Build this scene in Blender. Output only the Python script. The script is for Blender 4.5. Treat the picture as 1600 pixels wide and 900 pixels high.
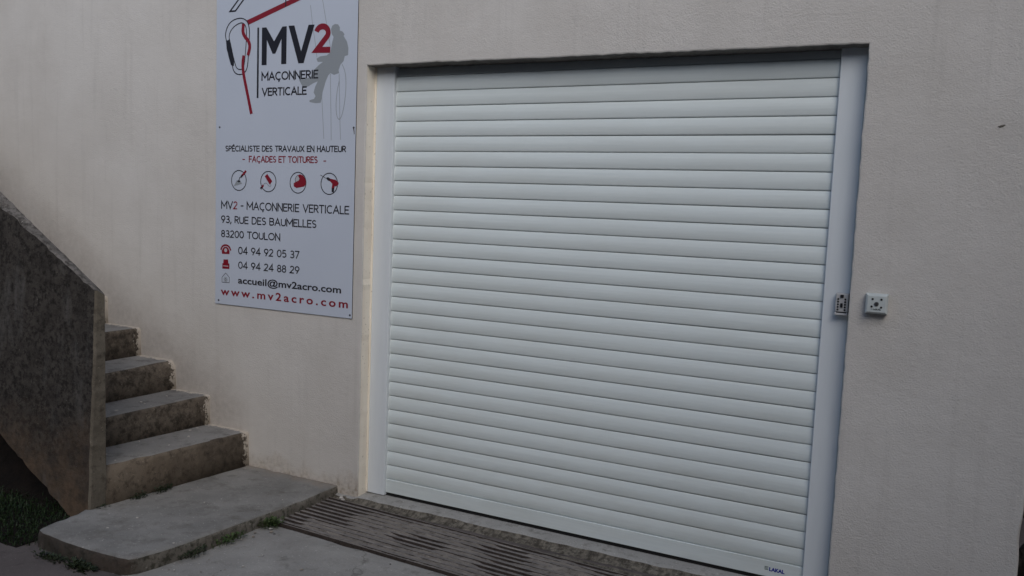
import bpy, bmesh, math, random
from mathutils import Matrix, Vector, noise
random.seed(7)
S = bpy.context.scene
for o in list(bpy.data.objects): bpy.data.objects.remove(o)
COL = S.collection

# ------------------------------------------------------------------ camera
cd = bpy.data.cameras.new('camera'); cam = bpy.data.objects.new('camera', cd); COL.objects.link(cam)
RT = Vector((0.8968924, 0.4405210, 0.0390540)); DN = Vector((0.0763920, -0.0673396, -0.9948013)); FW = Vector((-0.4356010, 0.8952132, -0.0940487))
m = Matrix.Identity(4)
for i in range(3):
    m[i][0], m[i][1], m[i][2] = RT[i], -DN[i], -FW[i]
m[0][3], m[1][3], m[2][3] = 2.514, -3.567, 1.565
cam.matrix_world = m
cd.sensor_width = 36; cd.lens = 1289.4/1600*36; cd.clip_start = .05; cd.clip_end = 3000
S.camera = cam
# ------------------------------------------------------------------ sky, sun, exposure
SUN_EL, SUN_AZ = math.radians(36), math.radians(147)      # azimuth measured clockwise from +Y
w = bpy.data.worlds.new("World"); S.world = w; w.use_nodes = True
nt = w.node_tree; bg = nt.nodes['Background']
sky = nt.nodes.new('ShaderNodeTexSky'); sky.sky_type = 'NISHITA'; sky.sun_disc = False
sky.sun_elevation = SUN_EL; sky.sun_rotation = SUN_AZ; sky.air_density = 1.0; sky.dust_density = 1.2; sky.ozone_density = 1.0
nt.links.new(sky.outputs[0], bg.inputs[0]); bg.inputs[1].default_value = 0.075
sl = bpy.data.lights.new('sun', 'SUN'); sun = bpy.data.objects.new('sun', sl); COL.objects.link(sun)
sl.energy = 0.75; sl.angle = math.radians(45); sl.color = (1, .965, .92)
d = Vector((math.sin(SUN_AZ)*math.cos(SUN_EL), math.cos(SUN_AZ)*math.cos(SUN_EL), math.sin(SUN_EL)))
sun.rotation_euler = d.to_track_quat('Z', 'Y').to_euler(); sun.location = (3, -6, 8)
S.view_settings.view_transform = 'Standard'; S.view_settings.look = 'None'
S.view_settings.exposure = 0.89; S.view_settings.gamma = 1.0; S.view_settings.use_curve_mapping = False

# ------------------------------------------------------------------ helpers
def nz(x, y, z=0, s=1.0): return noise.noise(Vector((x*s, y*s, z*s)))

class N:
    """tiny node-tree builder"""
    def __init__(self, name, rough=.8, spec=.3, metal=0):
        self.m = bpy.data.materials.new(name); self.m.use_nodes = True
        self.t = self.m.node_tree; self.b = self.t.nodes['Principled BSDF']
        self.b.inputs['Roughness'].default_value = rough; self.b.inputs['Specular IOR Level'].default_value = spec
        self.b.inputs['Metallic'].default_value = metal
        self.co = self.t.nodes.new('ShaderNodeTexCoord').outputs['Object']
        self.h = None
    def n(self, k): return self.t.nodes.new(k)
    def L(self, a, b): self.t.links.new(a, b)
    def coord(self, sc=(1, 1, 1), loc=(0, 0, 0)):
        mp = self.n('ShaderNodeMapping'); mp.inputs['Scale'].default_value = sc; mp.inputs['Location'].default_value = loc
        self.L(self.co, mp.inputs[0]); return mp.outputs[0]
    def noise(self, scale, detail=4, rough=.55, sc=None, loc=(0, 0, 0), dist=0):
        t = self.n('ShaderNodeTexNoise'); t.inputs['Scale'].default_value = scale; t.inputs['Detail'].default_value = detail
        t.inputs['Roughness'].default_value = rough; t.inputs['Distortion'].default_value = dist
        self.L(self.coord(sc or (1, 1, 1), loc), t.inputs['Vector']); return t.outputs['Fac']
    def voro(self, scale, loc=(0, 0, 0)):
        t = self.n('ShaderNodeTexVoronoi'); t.inputs['Scale'].default_value = scale
        self.L(self.coord(loc=loc), t.inputs['Vector']); return t.outputs['Distance']
    def remap(self, v, a, b, lo=0, hi=1):
        r = self.n('ShaderNodeMapRange'); r.inputs[1].default_value = a; r.inputs[2].default_value = b
        r.inputs[3].default_value = lo; r.inputs[4].default_value = hi; self.L(v, r.inputs[0]); return r.outputs[0]
    def math(self, op, a, b):
        q = self.n('ShaderNodeMath'); q.operation = op
        for i, v in enumerate((a, b)):
            if isinstance(v, (int, float)): q.inputs[i].default_value = v
            else: self.L(v, q.inputs[i])
        return q.outputs[0]
    def axis(self, k):
        s = self.n('ShaderNodeSeparateXYZ'); self.L(self.co, s.inputs[0]); return s.outputs[k]
    def mix(self, f, a, b):
        x = self.n('ShaderNodeMix'); x.data_type = 'RGBA'
        if isinstance(f, (int, float)): x.inputs[0].default_value = f
        else: self.L(f, x.inputs[0])
        for i, v in ((6, a), (7, b)):
            if isinstance(v, tuple): x.inputs[i].default_value = (*v, 1)
            else: self.L(v, x.inputs[i])
        return x.outputs[2]
    def base(self, c):
        if isinstance(c, tuple): self.b.inputs['Base Color'].default_value = (*c, 1)
        else: self.L(c, self.b.inputs['Base Color'])
    def bump(self, hgt, strength, dist, vary=None):
        q = self.n('ShaderNodeBump'); q.inputs['Strength'].default_value = strength; q.inputs['Distance'].default_value = dist
        self.L(hgt, q.inputs['Height'])
        if vary is not None: self.L(self.math('MULTIPLY', vary, strength), q.inputs['Strength'])
        if self.h: self.L(self.h, q.inputs['Normal'])
        self.h = q.outputs[0]; self.L(self.h, self.b.inputs['Normal'])

def flat(name, c, rough=.5, spec=.4, metal=0):
    k = N(name, rough, spec, metal); k.base(c); return k.m

def obj(name, bm, mats, parent=None, smooth=False):
    me = bpy.data.meshes.new(name)
    bmesh.ops.recalc_face_normals(bm, faces=bm.faces)
    bm.to_mesh(me); bm.free()
    if not isinstance(mats, (list, tuple)): mats = [mats]
    for q in mats: me.materials.append(q)
    if smooth:
        for p in me.polygons: p.use_smooth = True
    o = bpy.data.objects.new(name, me); COL.objects.link(o)
    if parent:
        o.parent = parent; o.location = -parent.location     # meshes are written in world coordinates
    return o
def thing(name, label, cat, loc=(0, 0, 0), group=None):
    o = bpy.data.objects.new(name, None); COL.objects.link(o); o.location = loc; o.empty_display_size = .1
    return tag(o, label, cat, group)
def tag(o, label, cat, group=None):
    o['label'] = label; o['category'] = cat
    if group: o['group'] = group
    return o
def kind(o, k, label=None, cat=None):
    o['kind'] = k
    if label: o['label'] = label
    if cat: o['category'] = cat
    return o

def box(bm, x0, x1, y0, y1, z0, z1, mi=0, bev=0, seg=2):
    v = [bm.verts.new((x, y, z)) for x in (x0, x1) for y in (y0, y1) for z in (z0, z1)]
    fs = [bm.faces.new([v[i] for i in q]) for q in ((0, 1, 3, 2), (4, 6, 7, 5), (0, 4, 5, 1), (2, 3, 7, 6), (0, 2, 6, 4), (1, 5, 7, 3))]
    for f in fs: f.material_index = mi
    if bev:
        es = list({e for f in fs for e in f.edges})
        r = bmesh.ops.bevel(bm, geom=es, offset=bev, segments=seg, affect='EDGES', profile=.5)
        for f in r['faces']: f.material_index = mi
    return fs
def cyl(bm, c, axis, r0, r1, h, n=20, mi=0, cap=True):
    """tapered cylinder from c along unit axis"""
    a = Vector(axis).normalized(); u = a.orthogonal().normalized(); v = a.cross(u)
    A, B = [], []
    for i in range(n):
        t = 2*math.pi*i/n; dd = u*math.cos(t)+v*math.sin(t)
        A.append(bm.verts.new(Vector(c)+dd*r0)); B.append(bm.verts.new(Vector(c)+a*h+dd*r1))
    for i in range(n):
        f = bm.faces.new((A[i], A[(i+1) % n], B[(i+1) % n], B[i])); f.material_index = mi
    if cap:
        bm.faces.new(A[::-1]).material_index = mi; bm.faces.new(B).material_index = mi

# ------------------------------------------------------------------ materials
k = N('wall_render', .92, .15)
big = k.noise(.9, 4, .6); med = k.noise(5, 5, .6); fine = k.noise(135, 4, .65); trow = k.noise(26, 5, .62, sc=(1, 1, 1.15), dist=.4); grain = k.noise(300, 2, .6)
c = k.mix(k.remap(big, .3, .7), (.578, .549, .512), (.638, .614, .578))
c = k.mix(k.remap(med, .35, .75, 0, .55), c, (.515, .489, .452))
c = k.mix(k.math('MULTIPLY', k.remap(fine, .58, .72, 0, .6), k.remap(k.axis(0), -1.6, 2.4, .4, 1.0)), c, (.33, .308, .285))
c = k.mix(k.remap(k.noise(1.4, 5, .6, loc=(2, 6, 1)), .48, .68, 0, .4), c, (.505, .476, .436))
c = k.mix(k.remap(k.noise(.55, 3, .5, loc=(8, 6, 1)), .5, .68, 0, .5), c, (.655, .634, .60))
pit = k.remap(k.voro(38), .03, .09, 1, 0); pitm = k.math('MULTIPLY', pit, k.remap(k.noise(6, 2, loc=(3, 1, 8)), .50, .60))
c = k.mix(k.math('MULTIPLY', pitm, .7), c, (.2, .18, .165))
# rain streaks run down
st = k.noise(9, 4, .6, sc=(2.2, 2.2, .12)); c = k.mix(k.remap(st, .55, .78, 0, .30), c, (.40, .38, .352))
# splash dirt on the foot of the wall, ragged upper edge
foot = k.math('ADD', k.axis(2), k.remap(k.noise(7, 5, .65), 0, 1, -.16, .16)); ft = k.remap(foot, .0, .11, .75, 0)
c = k.mix(ft, c, k.mix(k.remap(k.noise(40, 4), .36, .56), (.28, .225, .17), (.50, .44, .37)))
# grime that clings along the line of the stair flight
xs, zs = k.axis(0), k.axis(2)
line = k.math('ADD', zs, k.math('MULTIPLY', xs, .585))      # constant along the flight
ln = k.math('ADD', line, k.remap(k.noise(6, 5, .65, loc=(5, 5, 5)), 0, 1, -.22, .22))
gm = k.math('MULTIPLY', k.remap(ln, -.30, .0, .42, 0), k.remap(xs, -.86, -.95, 0, 1))
c = k.mix(gm, c, k.mix(k.remap(k.noise(30, 4), .4, .62), (.30, .255, .22), (.42, .37, .33)))
k.base(c)
rough_m = k.math('ADD', k.remap(k.axis(0), -1.6, 2.4, .50, 1.0), k.remap(k.noise(1.7, 4, .6, loc=(3, 3, 3)), .35, .65, -.22, .22))
k.bump(grain, .3, .0014); k.bump(fine, .85, .0034, rough_m); k.bump(trow, .42, .006, rough_m); k.bump(med, .22, .012)
M_WALL = k.m

k = N('reveal_paint', .85, .2)
c = k.mix(k.remap(k.noise(14, 4, sc=(1, 1, .3)), .35, .7), (.86, .80, .69), (.79, .72, .61))
c = k.mix(k.remap(k.noise(60, 4, .7), .62, .70, 0, .8), c, (.34, .28, .22)); k.base(c)
k.bump(k.noise(120, 3), .4, .002); k.bump(k.noise(18, 3), .4, .006)
M_REVEAL = k.m

def concrete(name, a, b, dark, fs=1, bump=.6, dlo=.52, dhi=.68, damt=.8, extra=None, bscale=1.):
    k = N(name, .95, .15)
    c = k.mix(k.remap(k.noise(3.2*fs, 5, .62), .32, .68), a, b)
    c = k.mix(k.remap(k.noise(11*fs, 6, .7, loc=(4, 7, 2)), dlo, dhi, 0, damt), c, dark)
    c = k.mix(k.remap(k.noise(160, 3, .7), .56, .72, 0, .5), c, tuple(v*.45 for v in a))
    c = k.mix(k.remap(k.noise(90, 2, .6, loc=(9, 2, 2)), .66, .74, 0, .55), c, tuple(min(.7, v*1.9) for v in b))
    if extra: c = extra(k, c)
    k.base(c)
    k.bump(k.noise(230, 3), .35*bump, .0016*bscale); k.bump(k.noise(45, 5, .65), .6*bump, .006*bscale); k.bump(k.noise(9, 4), .35*bump, .012*bscale)
    return k.m
def plaster_edge(k, c):       # slop of white wall paint along the last centimetres against the wall
    yy = k.math('ADD', k.axis(1), k.remap(k.noise(34, 6, .75), 0, 1, -.10, .10))
    return k.mix(k.remap(yy, -.036, -.024, 0, .9), c, (.56, .50, .42))
def chips(k, c):
    return k.mix(k.remap(k.voro(13, (1, 5, 3)), .035, .075, .8, 0), c, (.42, .38, .33))
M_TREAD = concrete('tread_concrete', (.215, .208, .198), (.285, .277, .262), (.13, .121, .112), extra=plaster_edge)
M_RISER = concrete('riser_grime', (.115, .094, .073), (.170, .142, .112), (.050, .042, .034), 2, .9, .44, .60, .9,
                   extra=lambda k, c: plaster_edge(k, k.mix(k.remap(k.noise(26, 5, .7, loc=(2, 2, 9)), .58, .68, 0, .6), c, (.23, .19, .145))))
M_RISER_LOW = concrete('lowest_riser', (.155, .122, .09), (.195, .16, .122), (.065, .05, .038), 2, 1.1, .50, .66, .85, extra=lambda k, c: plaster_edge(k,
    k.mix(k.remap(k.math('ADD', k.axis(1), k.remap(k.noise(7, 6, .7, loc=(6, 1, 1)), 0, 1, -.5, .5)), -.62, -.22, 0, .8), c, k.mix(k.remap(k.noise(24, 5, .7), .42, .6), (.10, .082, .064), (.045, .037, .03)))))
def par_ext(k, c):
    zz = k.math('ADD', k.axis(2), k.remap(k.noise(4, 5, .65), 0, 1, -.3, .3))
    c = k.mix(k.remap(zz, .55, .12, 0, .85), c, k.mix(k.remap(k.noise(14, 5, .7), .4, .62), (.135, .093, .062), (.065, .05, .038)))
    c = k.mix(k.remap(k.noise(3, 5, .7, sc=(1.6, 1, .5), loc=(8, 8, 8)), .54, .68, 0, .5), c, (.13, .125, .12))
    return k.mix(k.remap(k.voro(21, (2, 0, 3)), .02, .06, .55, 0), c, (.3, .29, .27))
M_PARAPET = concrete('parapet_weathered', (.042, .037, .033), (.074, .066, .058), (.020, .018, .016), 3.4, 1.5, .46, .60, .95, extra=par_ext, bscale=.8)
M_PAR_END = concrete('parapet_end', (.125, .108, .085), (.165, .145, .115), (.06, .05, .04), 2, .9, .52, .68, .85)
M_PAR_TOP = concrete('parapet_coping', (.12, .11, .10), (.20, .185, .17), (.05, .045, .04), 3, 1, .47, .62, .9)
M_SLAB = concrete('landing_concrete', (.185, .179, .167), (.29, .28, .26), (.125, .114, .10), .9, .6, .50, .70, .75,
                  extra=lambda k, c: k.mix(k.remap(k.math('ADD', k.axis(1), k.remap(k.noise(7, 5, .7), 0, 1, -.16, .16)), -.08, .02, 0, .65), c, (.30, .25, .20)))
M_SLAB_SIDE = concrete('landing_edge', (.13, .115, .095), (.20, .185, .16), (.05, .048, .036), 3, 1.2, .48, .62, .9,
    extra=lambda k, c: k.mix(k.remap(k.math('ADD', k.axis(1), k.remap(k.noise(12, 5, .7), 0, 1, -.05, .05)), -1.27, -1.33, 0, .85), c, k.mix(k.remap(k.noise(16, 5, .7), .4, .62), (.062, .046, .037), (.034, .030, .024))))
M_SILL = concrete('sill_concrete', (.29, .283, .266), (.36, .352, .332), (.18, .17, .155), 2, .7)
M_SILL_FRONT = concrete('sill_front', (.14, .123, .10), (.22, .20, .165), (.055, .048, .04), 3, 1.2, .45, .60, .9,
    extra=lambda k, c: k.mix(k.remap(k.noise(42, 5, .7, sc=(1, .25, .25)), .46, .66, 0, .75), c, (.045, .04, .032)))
M_SOFFIT = concrete('dark_soffit', (.16, .15, .14), (.22, .21, .195), (.09, .085, .08), 3, 1)  # darker tone than the reveal, for the underside of the lintel
M_GROUND = concrete('yard_asphalt', (.108, .092, .086), (.138, .119, .112), (.07, .06, .056), .7, .8)
def cracks(k, c):
    v = k.n('ShaderNodeTexVoronoi'); v.feature = 'DISTANCE_TO_EDGE'; v.inputs['Scale'].default_value = 1.15
    mp = k.n('ShaderNodeVectorMath'); mp.operation = 'ADD'; nn = k.n('ShaderNodeTexNoise'); nn.inputs['Scale'].default_value = 5; nn.inputs['Detail'].default_value = 6
    k.L(k.co, nn.inputs['Vector']); sc = k.n('ShaderNodeVectorMath'); sc.operation = 'SCALE'; sc.inputs['Scale'].default_value = .35
    k.L(nn.outputs['Color'], sc.inputs[0]); k.L(k.co, mp.inputs[0]); k.L(sc.outputs[0], mp.inputs[1]); k.L(mp.outputs[0], v.inputs['Vector'])
    c = k.mix(k.remap(v.outputs['Distance'], .0012, .006, .5, 0), c, (.10, .09, .08))
    return k.mix(k.remap(k.noise(2.2, 5, .7, loc=(1, 1, 1)), .5, .7, 0, .5), c, (.19, .18, .17))
M_APRON = concrete('apron_concrete', (.25, .24, .223), (.325, .312, .29), (.145, .135, .121), 1.2, .7, .54, .7, .7, extra=cracks)
M_SOIL_SHADE = concrete('shaded_soil', (.008, .0065, .0055), (.015, .011, .0085), (.004, .0035, .003), 4, 1.2)  # near-black: the shade under the stairs is put into this soil colour

k = N('shutter_enamel', .42, .4)
c = k.mix(k.remap(k.noise(30, 4, .6, sc=(.06, 1, 3)), .35, .65), (.655, .715, .715), (.70, .76, .755))
c = k.mix(k.remap(k.noise(3, 4, .6, sc=(.5, 1, 2)), .5, .75, 0, .25), c, (.63, .665, .645)); dust = k.math('MULTIPLY', k.remap(k.noise(4.5, 6, .7, sc=(.35, 1, 1.6), loc=(4, 4, 4)), .44, .70), k.remap(k.axis(2), -1.0, 1.6, .55, .18))
c = k.mix(dust, c, (.52, .54, .50)); k.base(c)
k.bump(k.noise(85, 4, .7, sc=(.05, 1, 4)), .35, .0011)
k.bump(k.noise(2.2, 2, .5, sc=(1, 1, 3)), .25, .006)
M_SLAT = k.m
k = N('guide_enamel', .38, .4); k.base(k.mix(k.remap(k.noise(6, 4, sc=(3, 3, .4)), .4, .7), (.68, .72, .745), (.64, .68, .705)))
M_GUIDE = k.m
k = N('rubber_strip', .75, .2); k.base((.012, .012, .012)); k.bump(k.noise(70, 3), .2, .002); M_RUBBER = k.m
k = N('sign_board', .35, .4); k.base(k.mix(k.remap(k.noise(1.6, 4, sc=(1, 1, 1)), .4, .7), (.535, .58, .66), (.51, .555, .635)))
k.bump(k.noise(1.3, 2), .1, .01); M_SIGN = k.m
M_BLACK = flat('print_black', (.016, .015, .020), .45); M_RED = flat('print_red', (.23, .010, .022), .45)
M_GREY = flat('print_grey', (.285, .31, .33), .45); M_PALE = flat('print_pale', (.46, .47, .49), .45)
M_EDGE = flat('board_edge', (.06, .06, .06), .6)
k = N('grate_iron', .8, .3, .2)
c = k.mix(k.remap(k.noise(16, 5, .7), .35, .65), (.22, .20, .188), (.15, .136, .127))
c = k.mix(k.remap(k.noise(22, 6, .7, sc=(.35, 1, 1), loc=(3, 3, 3)), .53, .66, 0, .85), c, (.33, .295, .265))
c = k.mix(k.remap(k.noise(120, 3, .7, sc=(.4, 1, 1)), .62, .72, 0, .7), c, (.34, .31, .28)); k.base(c)
k.bump(k.noise(90, 4), .5, .004); M_GRATE = k.m
M_RUST = concrete('bar_flank_rust', (.045, .036, .031), (.075, .06, .052), (.02, .016, .014), 4, 1)
M_SILT = concrete('drain_silt', (.165, .145, .125), (.26, .232, .203), (.06, .051, .044), 3, 1.2)
k = N('grey_plastic', .5, .35); k.base(k.mix(k.remap(k.noise(40, 3), .4, .7), (.53, .57, .56), (.48, .52, .51))); M_PLAST = k.m
M_BTN = flat('black_button', (.012, .012, .014), .4); M_STEEL = flat('dull_steel', (.09, .09, .095), .45, .5, .6)
k = N('keybox_grey', .45, .4); k.base(k.mix(k.remap(k.noise(30, 3), .4, .7), (.47, .47, .47), (.40, .40, .405))); M_KEYB = k.m
M_CHIP = concrete('plaster_chip', (.42, .39, .35), (.5, .47, .43), (.25, .22, .19), 6)
M_ROCK = concrete('dark_stone', (.04, .036, .033), (.08, .072, .066), (.015, .014, .013), 5, 1.2)
def leafmat(name, a, b):
    k = N(name, .55, .3); oi = k.n('ShaderNodeObjectInfo')
    k.base(k.mix(k.remap(k.noise(25, 3), .35, .65), a, b)); return k.m
M_GRASS = leafmat('grass_blade', (.010, .022, .007), (.022, .040, .013))
M_LEAF = leafmat('weed_leaf', (.035, .065, .018), (.07, .10, .034))
M_LEAFD = leafmat('weed_leaf_dark', (.015, .024, .010), (.035, .046, .02))

# ------------------------------------------------------------------ ground heights
def slope(y):   # the yard falls towards the garage
    yy = max(-y, 0)
    return .055*yy if yy < 2.2 else .121 + .03*min(yy-2.2, 3)
GR_A, GR_W = math.radians(-2.9), .44
GP = Vector((-.262, -.081))          # back left corner of the grate
GX = Vector((math.cos(GR_A), math.sin(GR_A))); GY = Vector((math.sin(GR_A), -math.cos(GR_A)))
def gz(x, y):
    z = -.036 + slope(y)
    if x < .3: z -= .018*min(1, max(0, (.3-x)/.6))*min(1, max(0, (-y-.5)/.5))
    d_ = max(-y-6.2, x-4.2)                 # unseen bank added to block low sky, behind and right of the camera
    if d_ > 0: z += min(5.6, 2.2*d_) + .35*nz(x, y, 2, .4)*min(1, d_)
    return z + .006*nz(x, y, 0, 1.3) + .002*nz(x, y, 5, 9)
def in_grate(x, y, e=0):
    r = Vector((x, y))-GP; a, b = r.dot(GX), r.dot(GY)
    return -.02-e < a < 2.75+e and -.016-e < b < GW2+.03+e
GW2 = GR_W + .012

def frange(a, b, s):
    n = max(1, round((b-a)/s)); return [a+(b-a)*i/n for i in range(n+1)]
xs_ = [-900, -200, -60, -20, -9, -6, -4.5] + frange(-3.6, -1.5, .15) + frange(-1.45, 3.4, .025) + [3.6, 4, 4.35, 4.7, 5.2, 5.6, 6, 6.6, 7.2, 8, 9, 9.8, 10.6, 12, 25, 60, 200, 900]
ys_ = [-900, -200, -60, -25, -12, -11.5, -10.7, -9.7, -8.5, -7.6, -7, -6.5, -6, -5] + frange(-4.2, -2.1, .15) + frange(-2.05, .40, .025) + [1, 3, 8, 20, 60, 200, 900]
bm = bmesh.new(); V = {}
for i, x in enumerate(xs_):
    for j, y in enumerate(ys_):
        z = gz(x, y)
        if in_grate(x, y): z -= .075
        elif in_grate(x, y, .12) and x > -.3 and y < GP.y: z -= .022
        if y > -.06 and -.3 < x < 2.7: z -= .12
        V[i, j] = bm.verts.new((x, y, z))
for i in range(len(xs_)-1):
    for j in range(len(ys_)-1):
        bm.faces.new((V[i, j], V[i+1, j], V[i+1, j+1], V[i, j+1]))
kind(obj('ground', bm, M_GROUND, smooth=True), 'structure')

# pale concrete apron in front of the drain and landing: a sheet just above the ground
bm = bmesh.new(); nA, nB = 150, 46; V = {}
for i in range(nA+1):
    x = -.36 + 4.2*i/nA
    r0 = GP + GY*(GW2+.004); yf = r0.y + (x-r0.x)*math.tan(GR_A) - .004 - .016*max(0, nz(x, 2, 1, 6))
    yl = -1.38 - .1*nz(x, 1, 1, 2) - max(0, x+.05)*1.2
    for j in range(nB+1):
        t = j/nB; y = yf + (max(yl, -3.4)-yf)*t
        xx = x + (.03*nz(y, 3, 3, 3) - max(0, (-.9-y))*.0 if i == 0 else 0)
        z = gz(xx, y) + .004 - .010*max(0, 1-(yf-y)/.10)
        if i == 0 or j == nB: z -= .012
        V[i, j] = bm.verts.new((xx, y, z))
for i in range(nA):
    for j in range(nB): bm.faces.new((V[i, j], V[i+1, j], V[i+1, j+1], V[i, j+1]))
for i in range(nA):      # broken lip down into the drain
    a, b = V[i, 0], V[i+1, 0]
    c_, d_ = bm.verts.new(a.co+Vector((0, .006, -.075))), bm.verts.new(b.co+Vector((0, .006, -.075)))
    bm.faces.new((a, b, d_, c_))
bmesh.ops.remove_doubles(bm, verts=bm.verts, dist=1e-5)
kind(obj('pavement', bm, M_APRON, smooth=False), 'structure')

# ------------------------------------------------------------------ building
OX0, OX1, WX0, WX1, WTOP = -.105, 2.289, -9.0, 2.952, 5.2
bld = thing('garage_building', 'rough pale rendered building wall around the white roller shutter', 'building', (1.1, 0, 0))
bm = bmesh.new()
def otop(x): return 2.281 - .0055*(x-OX0)
path = []
for z in frange(-.4, otop(OX0), .03)[:-1]:
    path.append((OX0 + .0025*nz(z, 1, 0, 6)+.003*nz(z, 1, 3, 26), z, (-1, 0)))
path.append((OX0+.001, otop(OX0)-.001, (-1, 1)))
for x in frange(OX0, OX1, .03)[1:-1]:
    path.append((x, otop(x) + .004*nz(x, 4, 0, 5)+.0035*nz(x, 4, 3, 24), (0, 1)))
path.append((OX1-.001, otop(OX1)-.001, (1, 1)))
for z in reversed(frange(-.4, otop(OX1), .03)[:-1]):
    path.append((OX1 + .0028*nz(z, 7, 0, 6)+.0042*nz(z, 7, 3, 26), z, (1, 0)))
RI = .12
rings = []
for (x, z, (dx, dz)) in path:
    ox = OX0-RI if dx < 0 else OX1+RI if dx > 0 else x
    oz = otop(x)+RI if dz > 0 else z
    ins = Vector((-dx, 0, -dz)).normalized() if (dx or dz) else Vector()
    rings.append([bm.verts.new((ox, 0, oz)), bm.verts.new((x+dx*.006, 0, z+dz*.006)), bm.verts.new((x+dx*.0015, .0015, z+dz*.0015)), bm.verts.new((x, .007, z)),
                  bm.verts.new((x, .07, z)), bm.verts.new((OX0 if dx < 0 else OX1 if dx > 0 else x, .45, z))])
for a, b in zip(rings, rings[1:]):
    for q in range(5):
        f = bm.faces.new((a[q], b[q], b[q+1], a[q+1])); f.material_index = 0 if q < 3 else 2 if abs(a[3].co.z-b[3].co.z) < .012 and a[3].co.z > 2.2 else 1
def quad(*p, mi=0):
    f = bm.faces.new([bm.verts.new(v) for v in p]); f.material_index = mi
zt0, zt1 = otop(OX0)+RI, otop(OX1)+RI
quad((WX0, 0, -.4), (OX0-RI, 0, -.4), (OX0-RI, 0, zt0), (WX0, 0, zt0))
quad((WX0, 0, zt0), (OX0-RI, 0, zt0), (OX0-RI, 0, WTOP), (WX0, 0, WTOP))
quad((OX0-RI, 0, zt0), (OX1+RI, 0, zt1), (OX1+RI, 0, WTOP), (OX0-RI, 0, WTOP))
quad((OX1+RI, 0, zt1), (WX1-.06, 0, zt1), (WX1-.06, 0, WTOP), (OX1+RI, 0, WTOP))
quad((OX1+RI, 0, -.4), (WX1-.06, 0, -.4), (WX1-.06, 0, zt1), (OX1+RI, 0, zt1))
# chipped right hand corner
prev = None
for z in frange(-.4, WTOP, .02):
    ch = .004*nz(z, 3, 3, 9) - .020*max(0, nz(z, 9, 1, 6.5)-.05)*(1 if z < .75 else .2)
    row = [bm.verts.new((WX1-.06, 0, z)), bm.verts.new((WX1-.005+ch, 0, z)), bm.verts.new((WX1+ch*.5, .006-ch, z)), bm.verts.new((WX1, .07, z)), bm.verts.new((WX1, 6, z))]
    if prev:
        for q in range(4): bm.faces.new((prev[q], row[q], row[q+1], prev[q+1]))
    prev = row
quad((WX0, 0, -.4), (WX0, 6, -.4), (WX0, 6, WTOP), (WX0, 0, WTOP))
quad((WX0, 6, -.4), (WX1, 6, -.4), (WX1, 6, WTOP), (WX0, 6, WTOP))
o = obj('wall', bm, [M_WALL, M_REVEAL, M_SOFFIT], bld)
bm = bmesh.new()       # roof with a shallow eave, above the picture
box(bm, WX0-.3, WX1+.3, -.35, 6.3, WTOP+.002, WTOP+.2)
obj('roof', bm, M_SILL, bld)
# threshold: worn concrete sill with a broken nose and a sloping skirt to the drain
bm = bmesh.new(); prev = None
for x in frange(-.26, 2.55, .02):
    inside = OX0 < x < OX1
    e = .016*nz(x, 1, 1, 3.2)+.009*nz(x, 1, 4, 13)
    yb = .40 if inside else .004
    r0 = GP.y + (x-GP.x)*math.tan(GR_A)
    zt = -.0155 if inside else -.022+.012*nz(x, 2, 2, 15)
    nose = -.005+e if inside else -.028+.5*e
    sk = .010*nz(x, 8, 1, 11)
    pts = [(yb, zt), (min(.12, yb-.001), zt), (nose+.02, zt-.001+.0015*nz(x, 5, 5, 20)), (nose+.004, zt-.005), (nose-.004, zt-.014+sk*.2),
           (nose*.5+r0*.5+sk*.6, -.040+sk*.6), (r0-.002, -.047+.4*sk), (r0-.004, -.12)]
    row = [bm.verts.new((x, y, z)) for y, z in pts]
    if prev:
        for q in range(7):
            f = bm.faces.new((prev[q], row[q], row[q+1], prev[q+1])); f.material_index = 0 if q < 3 else 1
    prev = row
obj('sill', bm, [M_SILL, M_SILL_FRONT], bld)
# small brown hole knocked in the render, right of the shutter
bm = bmesh.new(); ce = bm.verts.new((2.763, -.0035, 1.944)); rim = []
for i in range(16):
    t = 2*math.pi*i/16; r = 1+.35*nz(math.cos(t), math.sin(t), 3, 2)
    rim.append(bm.verts.new((2.763+.0125*r*math.cos(t), -.0008, 1.944+.005*r*math.sin(t)+.003*math.cos(t))))
for i in range(16): bm.faces.new((rim[i], rim[(i+1) % 16], ce))
obj('render_chip', bm, M_SLAB_SIDE, bld)

# ------------------------------------------------------------------ roller shutter
P = .077; YC = .1
sh = thing('roller_shutter', 'white slatted roller shutter closed over the garage opening', 'shutter', (1.09, YC, 0))
bm = bmesh.new(); CX0, CX1 = -.03, 2.215
def slat(z0):
    pts = []
    for t in (0, .012, .08, .16, .28, .4, .52, .64, .76, .87, .94, .985, 1):
        z = z0+.0010 + (P-.0016)*t
        pts.append((YC+.0058-.0068*(1-abs((t-.46)/.54)**2.0) if t not in (0, 1) else YC+.0068, z))
    if z0 > 28.5*P: pts = [(y+.035*(z-29*P)/P+.004, z) for y, z in pts]      # the top slats lean back on to the drum
    return pts
for i in range(1, 31):
    dx = .0015*nz(i, 1, 1, .9)
    A = [bm.verts.new((CX0, y, z)) for y, z in slat(i*P)]; B = [bm.verts.new((CX1, y, z+dx)) for y, z in slat(i*P)]
    for q in range(len(A)-1): bm.faces.new((A[q], B[q], B[q+1], A[q+1])).smooth = True
    if i < 30:     # dark joint
        a2 = [bm.verts.new((CX0, YC+.0125, (i+1)*P-.003)), bm.verts.new((CX1, YC+.0125, (i+1)*P-.003)), bm.verts.new((CX1, YC+.0126, (i+1)*P+.004)), bm.verts.new((CX0, YC+.0126, (i+1)*P+.004))]
        f = bm.faces.new(a2); f.material_index = 1
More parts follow.
